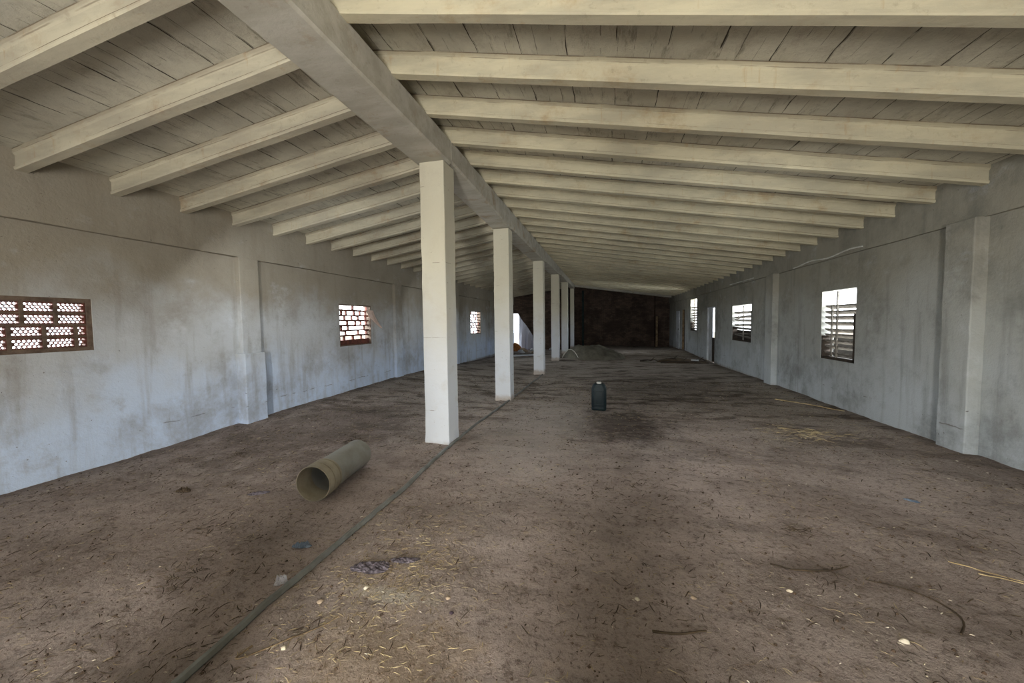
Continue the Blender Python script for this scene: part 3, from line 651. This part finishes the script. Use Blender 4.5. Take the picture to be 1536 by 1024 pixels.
for x, y, r, m, l, sq in ((-1.315,1.80,.014,'pale','angular cream stone chip just above the spilled lime',1.4),(-1.50,1.655,.018,'stone','round tan stone half sunk left of the spilled lime',1),(-.83,1.83,.014,'stone','smooth pale round stone right of the spilled lime',1),
    (-.77,1.735,.013,'dark_stone','small dark purple stone below the pale round one',.8),(.165,2.05,.013,'pale','white snail-like stone on the shaded brown floor',1),(.46,2.12,.016,'stone','pale oval stone on the shaded brown floor',.8),
    (1.335,2.04,.022,'pale','flat cream oval stone on the lower right floor',.6),(.98,2.30,.018,'pale','curled pale husk on the right floor below the roots',.5),(1.65,1.83,.016,'stone','tan oval stone near the lower right corner',.8),
    (.52,1.62,.014,'pale','pale round stone close to the bottom edge, right of the middle',1),(-1.44,1.36,.015,'pale','white chip low on the floor just right of the thin pipe',.8)):
    mb = MB(); rock(mb, (0,0,.25*r), r, rnd, sq, 9); o = mb.build('stone', M[m], smooth=True, label=l, cat='stone'); o.location = (x, y, zf(x, y))

# ------------------------------------------------------------------ uncountable litter
rnd = random.Random(11)
def dens(x, y, o): return noise.noise(Vector((x*1.1, y*1.1, o)))*.6 + noise.noise(Vector((x*3.5, y*3.5, o+9)))*.5
def sliver(mb, x, y, L_, w, a, bend, z):
    pts = []; px, py = x, y
    for q in range(4):
        pts.append(Vector((px, py, z + zf(px, py) + w*.5 + .25*L_*(.25 if q in (1,2) else 0)*rnd.random()))); px += L_/3*math.cos(a); py += L_/3*math.sin(a); a += bend
    b = len(mb.v)
    for q, p in enumerate(pts):
        ww = w*(1 if 0 < q < 3 else .45); nx_, ny_ = -math.sin(a)*ww, math.cos(a)*ww
        mb.v += [(p.x+nx_, p.y+ny_, p.z), (p.x-nx_, p.y-ny_, p.z), (p.x, p.y, p.z+ww*.9)]
    for q in range(3):
        i = b+q*3; mb.f += [(i,i+3,i+4,i+1), (i+1,i+4,i+5,i+2), (i+2,i+5,i+3,i)]
def scatter(n, o, thr, f, xr=(-5.3, 3.75)):
    k = 0
    while k < n:
        y = .9 + 9.5*rnd.random()**1.7; x = rnd.uniform(*xr)
        if dens(x, y, o) < thr*rnd.random()*2: 
            if rnd.random() > .25: continue
        if any(XC-.03 < x < XC+CW+.03 and c-.03 < y < c+CW+.03 for c in COLY) or (abs(x-jx) < .14 and abs(y-jy) < .14): continue
        if x < -1.98+.0 and -2.75 < x and 2.5 < y < 3.8: continue
        f(x, y); k += 1
def straw(name, n, o, mat, w, L0, L1, label):
    mb = MB(); scatter(n, o, .3, lambda x, y: sliver(mb, x, y, rnd.uniform(L0, L1)*(1+y*.06), w*rnd.uniform(.6,1.4)*(1+y*.05), rnd.uniform(0, 6.28), rnd.uniform(-.5,.5), 0))
    mb.build(name, mat, kind='stuff', label=label, cat='litter')
straw('straw_litter', 6500, 1, M['straw'], .0013, .012, .05, 'dull straw bits strewn over the whole dirt floor')
straw('dark_stalk_litter', 6500, 4, M['dark_straw'], .0022, .015, .07, 'dark rotted stalks trodden into the dirt floor')
straw('pale_husk_litter', 1100, 7, M['pale'], .0024, .007, .024, 'scattered pale husks lying on the dirt floor')
mb = MB()
def crumb(x, y):
    r = .002+.008*rnd.random()**3*(1+y*.1); z = zf(x, y)
    mb.add([(x+r,y,z),(x,y+r,z),(x-r,y,z),(x,y-r,z),(x+r*.2,y,z+r*.9)], [(0,1,4),(1,2,4),(2,3,4),(3,0,4)])
scatter(9000, 2, .3, crumb); mb.build('dirt_crumbs', M['crumb'], kind='stuff', label='loose crumbs of dry earth all over the floor', cat='litter')
# denser straw right of the thin pipe
mb = MB()
for k in range(900):
    x = rnd.gauss(-1.2, .22); y = rnd.gauss(1.9, .35)
    if x < -1.74 or y < 1: continue
    sliver(mb, x, y, rnd.uniform(.015,.06), .0016, rnd.uniform(0,6.28), rnd.uniform(-.5,.5), 0)
mb.build('straw_patch', M['straw'], kind='stuff', label='thicker scatter of straw around the purple-grey netting', cat='litter')
def tuft(x, y, n, L_, sp, l, m='dark_straw'):
    mb = MB()
    for k in range(n): sliver(mb, x+rnd.gauss(0,sp), y+rnd.gauss(0,sp*.7), rnd.uniform(.5,1.2)*L_, .0028, rnd.uniform(-.9,.9)+(3.14 if rnd.random()<.5 else 0), rnd.uniform(-.4,.4), .004+rnd.random()*.02)
    mb.build('twig_cluster', M[m], label=l, cat='twigs', kind='stuff')
tuft(1.36, 3.0, 26, .09, .04, 'small tangle of dark twigs on the open right floor')
tuft(-3.05, 4.05, 60, .10, .10, 'dark straw tuft on the left floor beyond the drain pipe')
tuft(-2.45, 1.62, 60, .07, .10, 'dark streak of trodden straw at the lower left')
tuft(-4.1, 3.4, 40, .08, .08, 'brown straw clot on the left floor near the wall')
tuft(2.5, 5.6, 150, .10, .28, 'yellowish straw patch on the right floor before the louvred window', 'straw')

# ------------------------------------------------------------------ light
def area(name, loc, rot, sx, sy, power, col=(1,1,1), portal=False, spread=None):
    l = bpy.data.lights.new(name, 'AREA'); l.shape = 'RECTANGLE'; l.size = sx; l.size_y = sy; l.energy = power; l.color = col
    if portal: l.cycles.is_portal = True
    if spread: l.spread = spread
    o = bpy.data.objects.new(name, l); C.objects.link(o); o.location = loc; o.rotation_euler = rot; return o
R90 = math.pi/2
area('doorway_light', (-.3,-3.15,1.15), (R90,0,0), .42, 2.1, 340, (1,.962,.91))
for i, (a, b, c, d) in enumerate(WL): area('portal_left', (XL-.19,(a+b)/2,(c+d)/2), (0,-R90,0), d-c, b-a, 1, portal=True)
for i, (a, b, c, d) in enumerate(WR): area('portal_right', (XR+.19,(a+b)/2,(c+d)/2), (0,R90,0), d-c, b-a, 1, portal=True)
# daylight pouring in at each window
for (a, b, c, d) in WR: area('window_light', (XR+.9,(a+b)/2,(c+d)/2+.35), (0,R90+.25,0), d-c, b-a, 120, (.90,.95,1))
for (a, b, c, d) in WL: area('window_light', (XL-.9,(a+b)/2,(c+d)/2+.35), (0,-R90-.25,0), d-c, b-a, 110, (.86,.93,1))
# added fill lights behind the viewer and along the aisles, turned toward the back
area('rear_fill', (-4.0,-3.1,1.7), (R90,0,0), 1.6, 1.6, 30, (.95,.97,1))
area('rear_fill', (2.4,-3.1,1.7), (R90,0,0), 1.8, 1.6, 30, (.97,.98,1))
for x, y, e in ((-3.75,3.9,26),(1.0,3.9,24),(-3.75,9.5,9),(1.0,9.5,8),(.9,18.5,16)):
    area('aisle_fill', (x,y,2.5 if y < 15 else 1.6), (R90-(.75 if y < 15 else .05),0,0), 2.2, .5, e, (.90,.95,1))
w = bpy.data.worlds.new('sky'); bpy.context.scene.world = w; w.use_nodes = True
bg = w.node_tree.nodes['Background']; bg.inputs[0].default_value = (.90,.95,1,1); bg.inputs[1].default_value = 6

# ------------------------------------------------------------------ camera
from mathutils import Matrix
cam = bpy.data.cameras.new('camera'); co = bpy.data.objects.new('camera', cam); C.objects.link(co)
cam.sensor_width = 36; cam.lens = F_PX/1536*36; cam.clip_start = .05
m = Matrix((rt, up, -fw)).transposed().to_4x4(); m.translation = Vector((0, 0, H)); co.matrix_world = m
sc = bpy.context.scene; sc.camera = co
sc.view_settings.view_transform = 'Standard'; sc.view_settings.look = 'None'; sc.view_settings.exposure = .17; sc.view_settings.gamma = 1
sc.cycles.max_bounces = 8; sc.cycles.diffuse_bounces = 5; sc.cycles.sample_clamp_indirect = 6; sc.cycles.use_denoising = True
